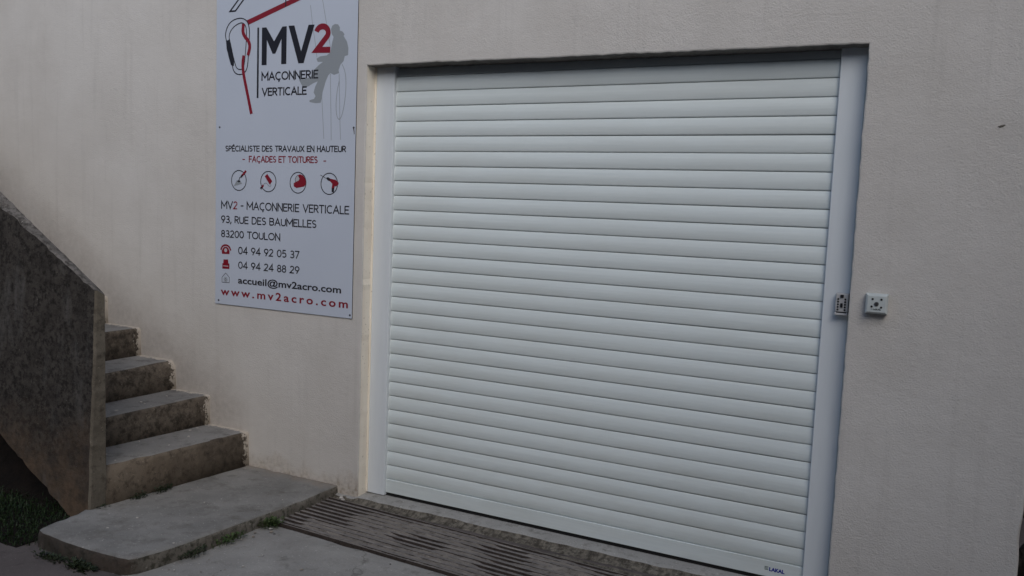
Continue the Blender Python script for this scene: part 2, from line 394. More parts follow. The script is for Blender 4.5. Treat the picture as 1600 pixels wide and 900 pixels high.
cur = obj('curtain', bm, [M_SLAT, flat('slat_joint', (.22, .235, .235), .6)], sh)
bm = bmesh.new(); box(bm, CX0, CX1, YC-.004, YC+.012, .002, P-.0005, 0, .003); bar = obj('bottom_bar', bm, M_SLAT, sh)
bm = bmesh.new(); box(bm, CX0+.01, CX1-.01, YC+.0005, YC+.012, -.0165, .0018, 0, .002); obj('rubber_seal', bm, M_RUBBER, sh)
for x0, x1 in ((-.1, .013), (2.182, 2.286)):
    bm = bmesh.new(); box(bm, x0, x1, YC-.021, YC+.06, -.012 if x0 < 0 else -.014, 2.6, 0, .0035, 3); g = obj('guide_rail', bm, M_GUIDE, sh)
    bm = bmesh.new(); xx = x0-.0012 if x0 < 0 else x1-.001
    box(bm, xx-.004, xx+.006, YC-.026, YC+.02, -.008, 2.3, 0, .001); obj('mastic_bead', bm, M_PLAST if x0 > 0 else M_REVEAL, g)
    g.children[0].location = (0, 0, 0)

# ------------------------------------------------------------------ lettering: a monoline stroke font
def arc(cx, cy, rx, ry, a0, a1, n=12):
    return [(cx+rx*math.cos(math.radians(a0+(a1-a0)*i/n)), cy+ry*math.sin(math.radians(a0+(a1-a0)*i/n))) for i in range(n+1)]
GL = {
 'A': (.66, [[(0, 0), (.33, 1), (.66, 0)], [(.12, .34), (.54, .34)]]),
 'B': (.52, [[(0, .0), (0, 1), (.26, 1)]+arc(.28, .76, .22, .24, 90, -90)+[(0, .52)], [(.28, .52)]+arc(.28, .26, .24, .26, 90, -90)+[(0, 0)]]),
 'C': (.60, [arc(.36, .5, .36, .5, 52, 308, 20)]),
 'D': (.58, [[(0, 0), (0, 1), (.2, 1)]+arc(.2, .5, .38, .5, 90, -90, 16)+[(0, 0)]]),
 'E': (.44, [[(.44, 1), (0, 1), (0, 0), (.44, 0)], [(0, .52), (.38, .52)]]),
 'F': (.42, [[(.42, 1), (0, 1), (0, 0)], [(0, .5), (.36, .5)]]),
 'H': (.52, [[(0, 0), (0, 1)], [(.52, 0), (.52, 1)], [(0, .52), (.52, .52)]]),
 'I': (.0, [[(0, 0), (0, 1)]]),
 'L': (.40, [[(0, 1), (0, 0), (.40, 0)]]),
 'M': (.74, [[(0, 0), (0, 1), (.37, .3), (.74, 1), (.74, 0)]]),
 'N': (.56, [[(0, 0), (0, 1), (.56, 0), (.56, 1)]]),
 'O': (.74, [arc(.37, .5, .37, .5, 90, 450, 28)]),
 'P': (.46, [[(0, 0), (0, 1), (.22, 1)]+arc(.22, .74, .24, .26, 90, -90)+[(0, .48)]]),
 'R': (.48, [[(0, 0), (0, 1), (.22, 1)]+arc(.22, .74, .24, .26, 90, -90)+[(0, .48)], [(.2, .48), (.48, 0)]]),
 'S': (.46, [arc(.23, .75, .2, .25, 30, 270, 14)+arc(.23, .25, .22, .25, 90, -150, 14)[1:]]),
 'T': (.52, [[(0, 1), (.52, 1)], [(.26, 1), (.26, 0)]]),
 'U': (.54, [[(0, 1)]+arc(.27, .28, .27, .28, 180, 360, 16)+[(.54, 1)]]),
 'V': (.62, [[(0, 1), (.31, 0), (.62, 1)]]),
 'X': (.56, [[(0, 0), (.56, 1)], [(0, 1), (.56, 0)]]),
 '0': (.50, [arc(.25, .5, .25, .5, 90, 450, 28)]),
 '2': (.48, [arc(.24, .74, .22, .26, 165, -35, 14)+[(0, 0), (.48, 0)]]),
 '3': (.46, [arc(.22, .76, .2, .24, 150, -90, 14)+arc(.22, .26, .24, .26, 90, -150, 14)]),
 '4': (.52, [[(.38, 0), (.38, 1), (0, .27), (.52, .27)]]),
 '5': (.46, [[(.42, 1), (.08, 1), (.04, .55)]+arc(.22, .31, .24, .31, 120, -140, 16)]),
 '7': (.46, [[(0, 1), (.46, 1), (.14, 0)]]),
 '8': (.46, [arc(.23, .76, .19, .24, 90, 450, 22), arc(.23, .26, .23, .26, 90, 450, 22)]),
 '9': (.48, [arc(.24, .69, .24, .31, 0, 360, 22), [(.478, .64), (.2, 0)]]),
 '-': (.26, [[(0, .45), (.26, .45)]]), ',': (.06, [[(.06, .08), (0, -.14)]]), '.': (.0, [[(0, 0), (0, .07)]]), ' ': (.22, []),
}
GL['É'] = (GL['E'][0], GL['E'][1]+[[(.16, 1.12), (.3, 1.28)]])
GL['Ç'] = (GL['C'][0], GL['C'][1]+[[(.36, 0), (.42, -.12)]+arc(.36, -.18, .08, .07, 40, -120, 5)])
def ribbon(bm, pts, w, y, closed=False, mi=0, cap=True):
    """flat stroke with mitred joints in the board's plane"""
    pts = [Vector(p) for p in pts]
    q = [pts[0]]
    for p in pts[1:]:
        if (p-q[-1]).length > 1e-5: q.append(p)
    pts = q
    if closed and (pts[0]-pts[-1]).length < 1e-4: pts.pop()
    n = len(pts)
    if n < 2: return
    if cap and not closed:
        a = (pts[0]-pts[1]).normalized()*w*.5; b = (pts[-1]-pts[-2]).normalized()*w*.5
        pts[0] = pts[0]+a; pts[-1] = pts[-1]+b
    L, Rr = [], []
    for i in range(n):
        d0 = (pts[i]-pts[i-1]).normalized() if (closed or i > 0) else None
        d1 = (pts[(i+1) % n]-pts[i]).normalized() if (closed or i < n-1) else None
        d0 = d0 or d1; d1 = d1 or d0
        t = d0+d1
        t = t.normalized() if t.length > 1e-4 else d1
        nn = Vector((-t.y, t.x)); cosv = max(.32, abs(nn.dot(Vector((-d1.y, d1.x)))))
        off = nn*(w*.5/cosv)
        L.append(bm.verts.new((pts[i].x+off.x, y, pts[i].y+off.y))); Rr.append(bm.verts.new((pts[i].x-off.x, y, pts[i].y-off.y)))
    for i in range(n if closed else n-1):
        j = (i+1) % n
        bm.faces.new((L[i], L[j], Rr[j], Rr[i])).material_index = mi
def fillpoly(bm, pts, y, mi=0):
    f = bm.faces.new([bm.verts.new((p[0], y, p[1])) for p in pts]); f.material_index = mi; f.normal_update()
    bmesh.ops.triangulate(bm, faces=[f], ngon_method='EAR_CLIP')
YB = -.0076        # face of the printing
def text_line(bm, s, x0, x1, z, h, w, mi_of=lambda i: 0, gap=.17):
    cur_, pos = 0, []
    for ch in s:
        pos.append(cur_); cur_ += GL[ch][0]+gap+(.08 if ch == 'I' else 0)
    sx = (x1-x0-w)/(cur_-gap)
    cnt = 0
    for i, ch in enumerate(s):
        for st_ in GL[ch][1]:
            cnt += 1
            ribbon(bm, [(x0+w/2+(pos[i]+p[0]+(.04 if ch == 'I' else 0))*sx, z+w/2+p[1]*(h-w)) for p in st_], w, YB-.00004*(cnt % 4), False, mi_of(i), cap=len(st_) < 8)

sg = thing('company_sign', 'pale blue-grey company board with black and red lettering on the wall', 'sign', (-.654, 0, .953))
SX0, SX1, SZ0, SZ1 = -1.149, -.163, .9535, 2.95
bm = bmesh.new(); box(bm, SX0, SX1, -.0068, -.001, SZ0, SZ1)
for f in bm.faces: f.material_index = 0 if abs(f.normal.y) > .5 or f.calc_center_median().y < -.006 else 1
obj('panel', bm, [M_SIGN, M_EDGE], sg)
def printed(name, fn, mats, parent=None):
    b = bmesh.new(); fn(b)
    me = bpy.data.meshes.new(name); b.normal_update()
    for f in b.faces:
        if f.normal.y > 0: f.normal_flip()
    b.to_mesh(me); b.free()
    for q in mats: me.materials.append(q)
    o = bpy.data.objects.new(name, me); COL.objects.link(o); p = parent or sg; o.parent = p; o.location = -p.location
    return o
KR = [M_BLACK, M_RED]
def f_mv(b):
    wv = .036
    x0, x1, z0, z1 = -.811, -.6355, 2.3075, 2.5105
    fillpoly(b, [(x0, z0), (x0+wv, z0), (x0+wv, z1-.068), (-.7235-.010, 2.366), (-.7235+.010, 2.366), (x1-wv, z1-.068), (x1-wv, z0), (x1, z0), (x1, z1-.003), (x1-.031, z1-.003), (-.7235, 2.432), (x0+.031, z1), (x0, z1)], YB)
    fillpoly(b, [(-.623, 2.509), (-.583, 2.509), (-.534, 2.370), (-.486, 2.506), (-.4455, 2.505), (-.516, 2.307), (-.552, 2.307)], YB)
    ribbon(b, [(-.838, 2.5123), (-.838, 2.13)], .0125, YB, cap=False)
    c = arc(-.393, 2.458, .0395, .034, 165, -30, 18)
    ribbon(b, c+[(-.428, 2.372), (-.338, 2.3685)], .0315, YB, mi=1, cap=False)
printed('logo_lettering', f_mv, KR)
printed('name_lettering', lambda b: text_line(b, 'MAÇONNERIE', -.811, -.415, 2.2225, .0465, .0078), KR)
printed('name_lettering', lambda b: text_line(b, 'VERTICALE', -.8075, -.4915, 2.139, .0455, .0078), KR)
printed('trade_lettering', lambda b: text_line(b, 'SPÉCIALISTE DES TRAVAUX EN HAUTEUR', -1.076, -.2225, 1.834, .034, .0058), KR)
printed('trade_lettering', lambda b: (text_line(b, 'FAÇADES ET TOITURES', -.898, -.4095, 1.7745, .0365, .006, lambda i: 1),
        ribbon(b, [(-.9434, 1.7905), (-.9296, 1.7905)], .005, YB, mi=1), ribbon(b, [(-.368, 1.7865), (-.356, 1.7865)], .005, YB, mi=1)), KR)['label'] = 'dark red trade line between two dashes'
printed('address_lettering', lambda b: text_line(b, 'MV2 - MAÇONNERIE VERTICALE', -1.106, -.194, 1.507, .0455, .0066, lambda i: 1 if i == 2 else 0), KR)
printed('address_lettering', lambda b: text_line(b, '93, RUE DES BAUMELLES', -1.1055, -.410, 1.4255, .0435, .0066), KR)
printed('address_lettering', lambda b: text_line(b, '83200 TOULON', -1.105, -.6625, 1.343, .0425, .0066), KR)
printed('telephone_number', lambda b: text_line(b, '04 94 92 05 37', -.9725, -.525, 1.2515, .0435, .0064), KR)
printed('fax_number', lambda b: text_line(b, '04 94 24 88 29', -.9715, -.523, 1.168, .0425, .0064), KR)
def font_text(name, s, x0, x1, z, capx, mat, parent, y=YB, sp=1.0, off=.0, xh=True, rot=0):
    cu = bpy.data.curves.new(name, 'FONT'); cu.body = s; cu.size = 1; cu.space_character = sp; cu.offset = off; cu.resolution_u = 3
    t = bpy.data.objects.new(name, cu); COL.objects.link(t)
    bpy.context.view_layer.update()
    me = bpy.data.meshes.new_from_object(t.evaluated_get(bpy.context.evaluated_depsgraph_get()))
    bpy.data.objects.remove(t); bpy.data.curves.remove(cu)
    xs = [v.co.x for v in me.vertices]; a, b2 = min(xs), max(xs); zt = max(v.co.y for v in me.vertices)
    for v in me.vertices:
        x, q = v.co.x, v.co.y
        v.co = (x0+(x-a)/(b2-a)*(x1-x0), y, z+q/zt*capx)
    me.name = name
    bb = bmesh.new(); bb.from_mesh(me); bb.normal_update()
    for f in bb.faces:
        if f.normal.y > 0: f.normal_flip()
    bb.to_mesh(me); bb.free()
    me.materials.clear(); me.materials.append(mat)
    o = bpy.data.objects.new(name, me); COL.objects.link(o); o.parent = parent; o.location = -parent.location
    return o
font_text('email_lettering', 'accueil@mv2acro.com', -.972, -.2365, 1.084, .0405, M_BLACK, sg, off=.022)
font_text('web_lettering', 'www.mv2acro.com', -1.1055, -.1895, 1.0075, .0445, M_RED, sg, sp=1.38, off=.022)
# emblem: karabiner, rope, roof outline
CO = [(-.9076, 2.53), (-.9216, 2.5538), (-.944, 2.567), (-.9686, 2.5722), (-1.0098, 2.5689), (-1.0471, 2.553), (-1.0700, 2.525), (-1.0815, 2.4908), (-1.0771, 2.4629), (-1.0283, 2.3246), (-1.0209, 2.2904), (-1.0027, 2.2693), (-.9721, 2.2611), (-.9419, 2.2671), (-.9202, 2.2867), (-.9110, 2.3198), (-.9045, 2.4255), (-.9003, 2.4958)]
CI = [(-.9300, 2.526), (-.9420, 2.5402), (-.9560, 2.5452), (-.9751, 2.5454), (-1.0095, 2.5324), (-1.0371, 2.5129), (-1.0535, 2.4841), (-1.0518, 2.4585), (-1.0074, 2.3237), (-.996, 2.2998), (-.9724, 2.2886), (-.9491, 2.2939), (-.937, 2.3157), (-.9247, 2.4366), (-.9227, 2.502)]
def smooth(pts, n=2, closed=True):
    for _ in range(n):
        q = []
        for i in range(len(pts) if closed else len(pts)-1):
            a, b = pts[i], pts[(i+1) % len(pts)]
            q += [(a[0]*.75+b[0]*.25, a[1]*.75+b[1]*.25), (a[0]*.25+b[0]*.75, a[1]*.25+b[1]*.75)]
        if not closed: q = [pts[0]]+q+[pts[-1]]
        pts = q
    return pts
def f_kar(b):
    ribbon(b, smooth(CO), .0058, YB-.0002, True); ribbon(b, smooth(CI), .0052, YB-.0002, True)
    fillpoly(b, [(-1.0762, 2.4526), (-1.0462, 2.4602), (-1.029, 2.4012), (-1.0125, 2.3444), (-1.016, 2.3119), (-1.0372, 2.3177), (-1.0543, 2.3614), (-1.0702, 2.4083)], YB-.0004)
printed('carabiner_emblem', f_kar, KR)
def f_rope(b):
    fillpoly(b, [(-.9257, 2.5556), (-.9093, 2.5315), (-.3694, 2.6905), (-.3694, 2.718)], YB, 1)
    ribbon(b, smooth([(-.9476, 2.5286), (-.9513, 2.4936), (-.9325, 2.4652), (-.908, 2.4456), (-.8958, 2.4148), (-.9076, 2.3752)], 2, False), .021, YB-.0006, mi=1)
    ribbon(b, smooth([(-.9416, 2.3666), (-.950, 2.3317), (-.9459, 2.2755), (-.9232, 2.1932), (-.8818, 2.0434)], 2, False), .0195, YB-.0006, mi=1, cap=False)
printed('rope_emblem', f_rope, KR)
def f_roof(b):
    ribbon(b, [(-.6445, 2.611), (-.6445, 2.80)], .0075, YB-.0002, cap=False)
    ribbon(b, [(-.915, 2.74), (-1.0475, 2.6136), (-1.007, 2.6136), (-.875, 2.74)], .0085, YB-.0002, True)
printed('roof_emblem', f_roof, KR)
MAN = [(-.329, 2.4912), (-.311, 2.4996), (-.2904, 2.4965), (-.278, 2.4806), (-.2788, 2.4646), (-.2619, 2.4589), (-.2472, 2.4439), (-.2529, 2.4348), (-.2307, 2.4052), (-.2204, 2.3717), (-.2218, 2.3359), (-.2432, 2.3312), (-.2498, 2.3068), (-.2698, 2.2886), (-.2812, 2.2605), (-.2772, 2.246), (-.3109, 2.2377), (-.3355, 2.2481), (-.3499, 2.2342), (-.3652, 2.2059), (-.3849, 2.1484), (-.3869, 2.1291), (-.3961, 2.0953), (-.4309, 2.0931), (-.4712, 2.0998), (-.4714, 2.1096), (-.4414, 2.1158), (-.4317, 2.1302), (-.4446, 2.15), (-.4352, 2.1789), (-.4184, 2.2076), (-.4519, 2.197), (-.4829, 2.1823), (-.5209, 2.1834), (-.5339, 2.2015), (-.547, 2.2215), (-.5089, 2.2202), (-.4651, 2.2334), (-.4471, 2.2667), (-.4103, 2.2943), (-.3859, 2.3078), (-.4206, 2.3092), (-.4296, 2.326), (-.4051, 2.3375), (-.3621, 2.3404), (-.3379, 2.3536), (-.327, 2.4055), (-.3179, 2.4336), (-.3304, 2.4486), (-.3358, 2.4726)]
def f_man(b):
    fillpoly(b, MAN, YB+.0004)
    lw = .0028
    for i, l in enumerate(([(-.4752, 2.6058), (-.4581, 2.499), (-.4374, 2.4016), (-.4261, 2.3336)], [(-.395, 2.6296), (-.3657, 2.503), (-.3387, 2.3871)], [(-.3894, 2.1292), (-.3709, 1.9049)],
              [(-.3354, 2.2433), (-.3282, 2.0891), (-.3214, 1.898)], [(-.2771, 2.2412), (-.2665, 2.0012), (-.2604, 1.8998)])):
        ribbon(b, smooth(l, 1, False), lw, YB+.0003-.00005*i)
    ribbon(b, smooth([(-.2577, 2.2881), (-.2364, 2.2493), (-.2299, 2.1825), (-.2352, 2.1063), (-.2514, 2.0299), (-.2689, 2.0013), (-.2862, 2.0159), (-.2948, 2.0691), (-.2905, 2.1459), (-.2762, 2.203)], 2, False), lw+.0006, YB+.0001)
printed('climber_silhouette', f_man, [M_GREY])
# four round trade icons
def ring(b, cx, cz): ribbon(b, arc(cx, cz, .0555, .0565, 0, 360, 40), .0048, YB, True, 0)
BRG = [M_BLACK, M_RED, M_GREY, M_PALE]
def f_trowel(b):
    ring(b, -.9717, 1.6716)
    fillpoly(b, [(-1.0081, 1.6394), (-.987, 1.6713), (-.9631, 1.6718), (-.9463, 1.6542)], YB-.0003, 2)
    fillpoly(b, [(-.985, 1.6665), (-.9717, 1.6745), (-.957, 1.6665), (-.972, 1.660)], YB-.0004, 0)
    ribbon(b, [(-.9717, 1.6701), (-.9642, 1.6882), (-.952, 1.6953)], .0042, YB-.0005)
    ribbon(b, [(-.955, 1.6915), (-.946, 1.7)], .009, YB-.0006); ribbon(b, [(-.946, 1.7), (-.922, 1.7225)], .0125, YB-.0006, mi=1)
def f_roller(b):
    ring(b, -.7533, 1.6695)
    fillpoly(b, [(-.7793, 1.6983), (-.7616, 1.7118), (-.7247, 1.6725), (-.7422, 1.6527)], YB-.0003, 1)
    ribbon(b, smooth([(-.7371, 1.6552), (-.7325, 1.6456), (-.7465, 1.6428), (-.766, 1.6609), (-.7788, 1.6607), (-.7883, 1.6507)], 1, False), .0032, YB-.0004, mi=2)
    ribbon(b, [(-.788, 1.650), (-.799, 1.638)], .0115, YB-.0006, mi=1, cap=False); ribbon(b, [(-.799, 1.638), (-.8095, 1.6285)], .0115, YB-.0006, mi=0, cap=False)
def f_helmet(b):
    ring(b, -.5423, 1.6675)
    fillpoly(b, [(-.5443, 1.7071), (-.5291, 1.7136), (-.5076, 1.7078), (-.4889, 1.6843), (-.4867, 1.663), (-.4973, 1.6485), (-.5522, 1.6386), (-.5708, 1.6468), (-.5724, 1.6635), (-.559, 1.671), (-.5376, 1.6786), (-.5317, 1.6907)], YB-.0003, 1)
    fillpoly(b, [(-.5461, 1.7071), (-.5348, 1.693), (-.5395, 1.6786), (-.559, 1.6734), (-.5623, 1.6853), (-.5564, 1.6974)], YB-.0004, 3)
    ribbon(b, [(-.5461, 1.7071), (-.5564, 1.6974), (-.5623, 1.6853), (-.559, 1.6714)], .003, YB-.0005)
def f_drill(b):
    ring(b, -.329, 1.6663)
    ribbon(b, [(-.3874, 1.7112), (-.3455, 1.6932)], .0028, YB-.0003, mi=0)
    fillpoly(b, [(-.3486, 1.6987), (-.3357, 1.7008), (-.322, 1.6936), (-.3246, 1.6805), (-.3335, 1.6826), (-.3454, 1.6894)], YB-.0004, 0)
    fillpoly(b, [(-.322, 1.6936), (-.2867, 1.6882), (-.2672, 1.6746), (-.2658, 1.6653), (-.283, 1.6533), (-.2918, 1.6554), (-.2944, 1.6437), (-.312, 1.6433), (-.3079, 1.6668), (-.3246, 1.6805)], YB-.0005, 1)
    fillpoly(b, [(-.312, 1.6433), (-.2945, 1.6446), (-.2968, 1.6203), (-.3116, 1.6236)], YB-.0006, 0)
for nm, fn in (('trowel_icon', f_trowel), ('paint_roller_icon', f_roller), ('helmet_icon', f_helmet), ('drill_icon', f_drill)): printed(nm, fn, BRG)
def f_phone(b):
    ribbon(b, smooth([(-1.104, 1.2735), (-1.098, 1.287), (-1.083, 1.2965), (-1.068, 1.2985), (-1.053, 1.2965), (-1.038, 1.287), (-1.032, 1.2735)], 2, False), .0105, YB, mi=1)
    fillpoly(b, [(-1.0975, 1.247), (-1.0395, 1.248), (-1.0385, 1.265), (-1.048, 1.282), (-1.06, 1.2885), (-1.076, 1.2885), (-1.088, 1.282), (-1.0985, 1.264)], YB-.0002, 1)
    fillpoly(b, arc(-1.0683, 1.2685, .0115, .0115, 0, 348, 20), YB-.0004, 3)
def f_fax(b):
    fillpoly(b, [(-1.0848, 1.2147), (-1.0496, 1.2159), (-1.0476, 1.192), (-1.0866, 1.191)], YB, 1)
    fillpoly(b, [(-1.0937, 1.192), (-1.039, 1.193), (-1.0388, 1.1622), (-1.0935, 1.1605)], YB-.0002, 1)
    fillpoly(b, [(-1.086, 1.179), (-1.047, 1.1795), (-1.047, 1.1752), (-1.086, 1.1748)], YB-.0004, 3)
def f_env(b):
    ribbon(b, [(-1.0955, 1.0812), (-1.0395, 1.0822), (-1.0388, 1.1122), (-1.0671, 1.1365), (-1.0958, 1.1104)], .0028, YB, True, 0)
    ribbon(b, arc(-1.0675, 1.099, .0135, .0125, 0, 350, 20), .003, YB-.0002, True, 2); ribbon(b, arc(-1.0675, 1.099, .0055, .0055, 0, 350, 14), .003, YB-.0003, True, 0)
for nm, fn in (('telephone_icon', f_phone), ('fax_icon', f_fax), ('envelope_icon', f_env)): printed(nm, fn, BRG)
for x, z in ((-1.121, 1.9717), (-.176, 1.9619), (-1.122, .9743), (-.1758, .971), (-1.121, 2.92), (-.175, 2.92)):
    bm = bmesh.new(); cyl(bm, (x, -.0067, z), (0, -1, 0), .0062, .0045, .0026, 14); obj('screw', bm, M_STEEL, sg)

printed('rust_streak', lambda b: fillpoly(b, [(-.1795, 1.958), (-.1725, 1.958), (-.1705, 1.944), (-.1695, 1.928), (-.1725, 1.926), (-.1755, 1.942)], YB), [flat('rust_stain', (.10, .07, .06), .8)])
# ------------------------------------------------------------------ logo on the shutter's bottom bar
bl = font_text('maker_lettering', 'LAKAL', 2.042, 2.107, .0315, .0165, flat('print_navy', (.012, .02, .26), .4), bar, y=YC-.0046, off=.055)
bl.location = (0, 0, 0)
def f_mark(b):
    ribbon(b, [(2.022, .047), (2.038, .047)], .004, YC-.0046, cap=False); ribbon(b, [(2.022, .041), (2.036, .041)], .004, YC-.0046, cap=False); ribbon(b, [(2.022, .035), (2.038, .035)], .004, YC-.0046, cap=False)
q = printed('maker_mark', f_mark, [flat('print_sage', (.16, .20, .19), .5)], bar); q.location = (0, 0, 0)

# ------------------------------------------------------------------ push button key safe on the right guide rail
kb = thing('key_safe', 'small grey push-button key safe on the right guide rail', 'key box', (2.258, .078, 1.238))
X0, X1, Z0, Z1, YF = 2.233, 2.2835, 1.200, 1.279, .042
bm = bmesh.new(); box(bm, X0, X1, YF, .0785, Z0, Z1, 0, .005, 3); obj('body', bm, M_KEYB, kb)
bm = bmesh.new(); box(bm, X1+.0003, X1+.006, YF+.006, .0785, Z0+.002, Z1-.001, 0, .001); obj('side_cover', bm, M_BTN, kb)
bm = bmesh.new(); box(bm, X0-.001, X1+.001, YF-.004, .0785, Z0-.0125, Z0-.0005, 0, .004, 3); obj('bottom_cap', bm, M_KEYB, kb)
bm = bmesh.new(); box(bm, X0+.006, X1-.006, YF-.0032, YF+.004, Z0-.0018, Z0+.0035, 0, .0008); obj('lid_gap', bm, M_BTN, kb)
for i in range(5):
    for x in (X0+.011, X1-.0125):
        bm = bmesh.new(); cyl(bm, (x, YF+.0005, Z0+.0115+i*.0108), (0, -1, 0), .0042, .0036, .003, 14); obj('button', bm, M_BTN, kb)
bm = bmesh.new(); box(bm, 2.2515, 2.2645, YF-.006, YF+.001, Z1-.018, Z1-.005, 0, .002); obj('latch', bm, M_BTN, kb)
bm = bmesh.new(); box(bm, 2.253, 2.2625, YF-.005, YF+.001, Z0+.021, Z0+.039, 0, .0018); obj('clear_slide', bm, M_BTN, kb)

# ------------------------------------------------------------------ key switch on the wall
ks = thing('key_switch', 'square pale grey key switch box on the wall right of the shutter', 'switch', (2.391, 0, 1.252))
X0, X1, Z0, Z1 = 2.3505, 2.4315, 1.2135, 1.2925
bm = bmesh.new()
prof = ((0.004, -.001), (0, .002), (0, -.028), (.0012, -.034), (.0065, -.0395), (.0095, -.0405))
rows = []
for ins, y in prof[1:]:
    rows.append([bm.verts.new(v) for v in ((X0+ins, y if y < 0 else .002, Z0+ins), (X1-ins, y if y < 0 else .002, Z0+ins), (X1-ins, y if y < 0 else .002, Z1-ins), (X0+ins, y if y < 0 else .002, Z1-ins))])
for a, b in zip(rows, rows[1:]):
    for i in range(4): bm.faces.new((a[i], a[(i+1) % 4], b[(i+1) % 4], b[i]))
bm.faces.new(rows[-1])
obj('housing', bm, M_PLAST, ks)
for x, z in ((2.376, 1.272), (2.4075, 1.272), (2.374, 1.2425), (2.4085, 1.241)):
    bm = bmesh.new(); cyl(bm, (x, -.0402, z), (0, -1, 0), .0044, .004, .002, 14); obj('screw', bm, M_BTN, ks)
bm = bmesh.new(); cyl(bm, (2.391, -.040, 1.2535), (0, -1, 0), .0085, .008, .004, 24); cy = obj('key_cylinder', bm, M_STEEL, ks)
bm = bmesh.new(); box(bm, 2.3900, 2.3920, -.0448, -.0441, 1.249, 1.258); sl_ = obj('keyhole', bm, M_BTN, cy); sl_.location = (0, 0, 0)
font_text('maker_lettering', 'LAKAL', 2.380, 2.4085, 1.2295, .0065, M_BTN, ks, y=-.0412, off=.03)
printed('maker_mark', lambda b: (ribbon(b, [(2.3715, 1.235), (2.378, 1.235)], .0016, -.0412, cap=False), ribbon(b, [(2.3715, 1.231), (2.378, 1.231)], .0016, -.0412, cap=False)), [M_GREY], ks)

# ------------------------------------------------------------------ outside staircase
stc = thing('staircase', 'worn concrete staircase climbing left along the wall', 'staircase', (-.9, -.5, .02))
RX = [-.886, -1.194, -1.477, -1.781]+[-1.781-.30*i for i in range(1, 8)]
TZ = [.222, .398, .573, .745]+[.745+.175*i for i in range(1, 8)]
OZ = [.040, .012, -.006, .003]+[0]*7          # the treads are not quite level across
YI = -.946
def ledge(z0, y): return z0 - (z0 and 0)
for i in range(11):
    bm = bmesh.new(); prev = None
    zb = .0 if i == 0 else TZ[i-1]-.03
    xb = RX[i+1]-.03 if i < 10 else RX[i]-1.6
    ny = 76
    for j in range(ny+1):
        y = .012 + (YI-.012)*j/ny; t = j/ny
        tz = TZ[i]+OZ[i]*t; bz = zb + (0 if i == 0 else OZ[i-1]*t)
        e = .006*nz(y, i*3.1, 0, 5)+.0035*nz(y, i*3.1, 2, 22)
        chip = max(0, nz(y, i*5.7, 7, 6.5)-.22)*.05 + max(0, nz(y, i*5.7, 3, 17)-.3)*.025
        x = RX[i]+e
        pr = [(xb, tz+.001), (RX[i]-.16, tz+.0025*nz(y, i, 3, 6)), (x-.045, tz+.002*nz(y, i, 1, 9)), (x-.014-chip, tz-.001), (x-.004-chip*.7, tz-.006-chip*.4), (x, tz-.018-chip*1.1),
              (RX[i]+.004*nz(y, i, 9, 9), tz*.6+bz*.4), (RX[i]+.006+.004*nz(y, i, 8, 8), bz)]
        # underside follows the pitch of the flight
        pr += [(xb+.0, bz-.0 if i == 0 else bz)]
        row = [bm.verts.new((px, y, pz)) for px, pz in pr]
        if prev:
            for q in range(8):
                f = bm.faces.new((prev[q], row[q], row[q+1], prev[q+1])); f.material_index = 0 if q < 3 else 1
                f.smooth = q not in (7,)
        prev = row
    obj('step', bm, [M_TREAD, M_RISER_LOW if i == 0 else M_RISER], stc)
# flight slab under the steps
bm = bmesh.new()
def soff(x): return .035 + .60*(-1.02-x)
ends = [(-.93, .12), (-1.05, .03), (-4.2, soff(-4.2)), (-4.2, soff(-4.2)+.07), (-1.22, soff(-1.22)+.06)]
A = [bm.verts.new((x, .012, z)) for x, z in ends]; B = [bm.verts.new((x, YI+.006, z)) for x, z in ends]
for i in range(5): bm.faces.new((A[i], A[(i+1) % 5], B[(i+1) % 5], B[i]))
bm.faces.new(A); bm.faces.new(B[::-1])
obj('flight_slab', bm, M_PARAPET, stc)
# parapet: leaning coping line, plumb end, raking foot
bm = bmesh.new()
def par_outline(off):
    inner = off > 0
    P0 = [(-.884, .02), (-.884, 1.094 if inner else 1.118), (-.90, 1.108 if inner else 1.128)]
    top = [(-.90-3.4*t, (1.108 if inner else 1.128)+3.4*t*(.598 if inner else .545)) for t in (frange(0, 1, .008)[1:])]
    bot = [(-4.3+(4.3-1.0)*t, soff(-4.3)+(soff(-1.0)-soff(-4.3))*t - .012) for t in frange(0, 1, .008)]
    end = [(-.884, .04+(1.094-.06)*t) for t in frange(0, 1, .03)[1:-1]]
    return [(-1.0, .012)] + [(-.884, .02)] + end + P0[1:] + top + bot[:-1]
oi, oo = par_outline(1), par_outline(-1)
n = len(oi); IN, ON, I2, O2 = [], [], [], []
for i in range(n):
    (xi, zi), (xo, zo) = oi[i], oo[i]
    jz = .007*nz(xi, zi, 1, 7)+.005*nz(xi, zi, 4, 28); jo = .008*nz(xo, zo, 6, 7)+.009*nz(xo, zo, 9, 24)
    yo = -.990-.045*max(0, min(1, (1.1-zo)/1.0))
    if xo < -1.05: yo = -.992 - .045*max(0, min(1, (1.1-zo-.6*(xo+1.05))/1.0))
    c_in = Vector((-2.2, 0, .9))
    def pull(x, z, k): 
        v = Vector((c_in.x-x, c_in.z-z)); v = v.normalized()*k; return x+v.x, z+v.y
    a = pull(xi, zi, .010); b = pull(xo, zo, .010)
    I2.append(bm.verts.new((a[0], -.937, a[1]))); IN.append(bm.verts.new((xi+jz, -.946, zi+jz)))
    ON.append(bm.verts.new((xo+jo, yo+.008, zo+jo))); O2.append(bm.verts.new((b[0]+jo, yo, b[1]+jo)))
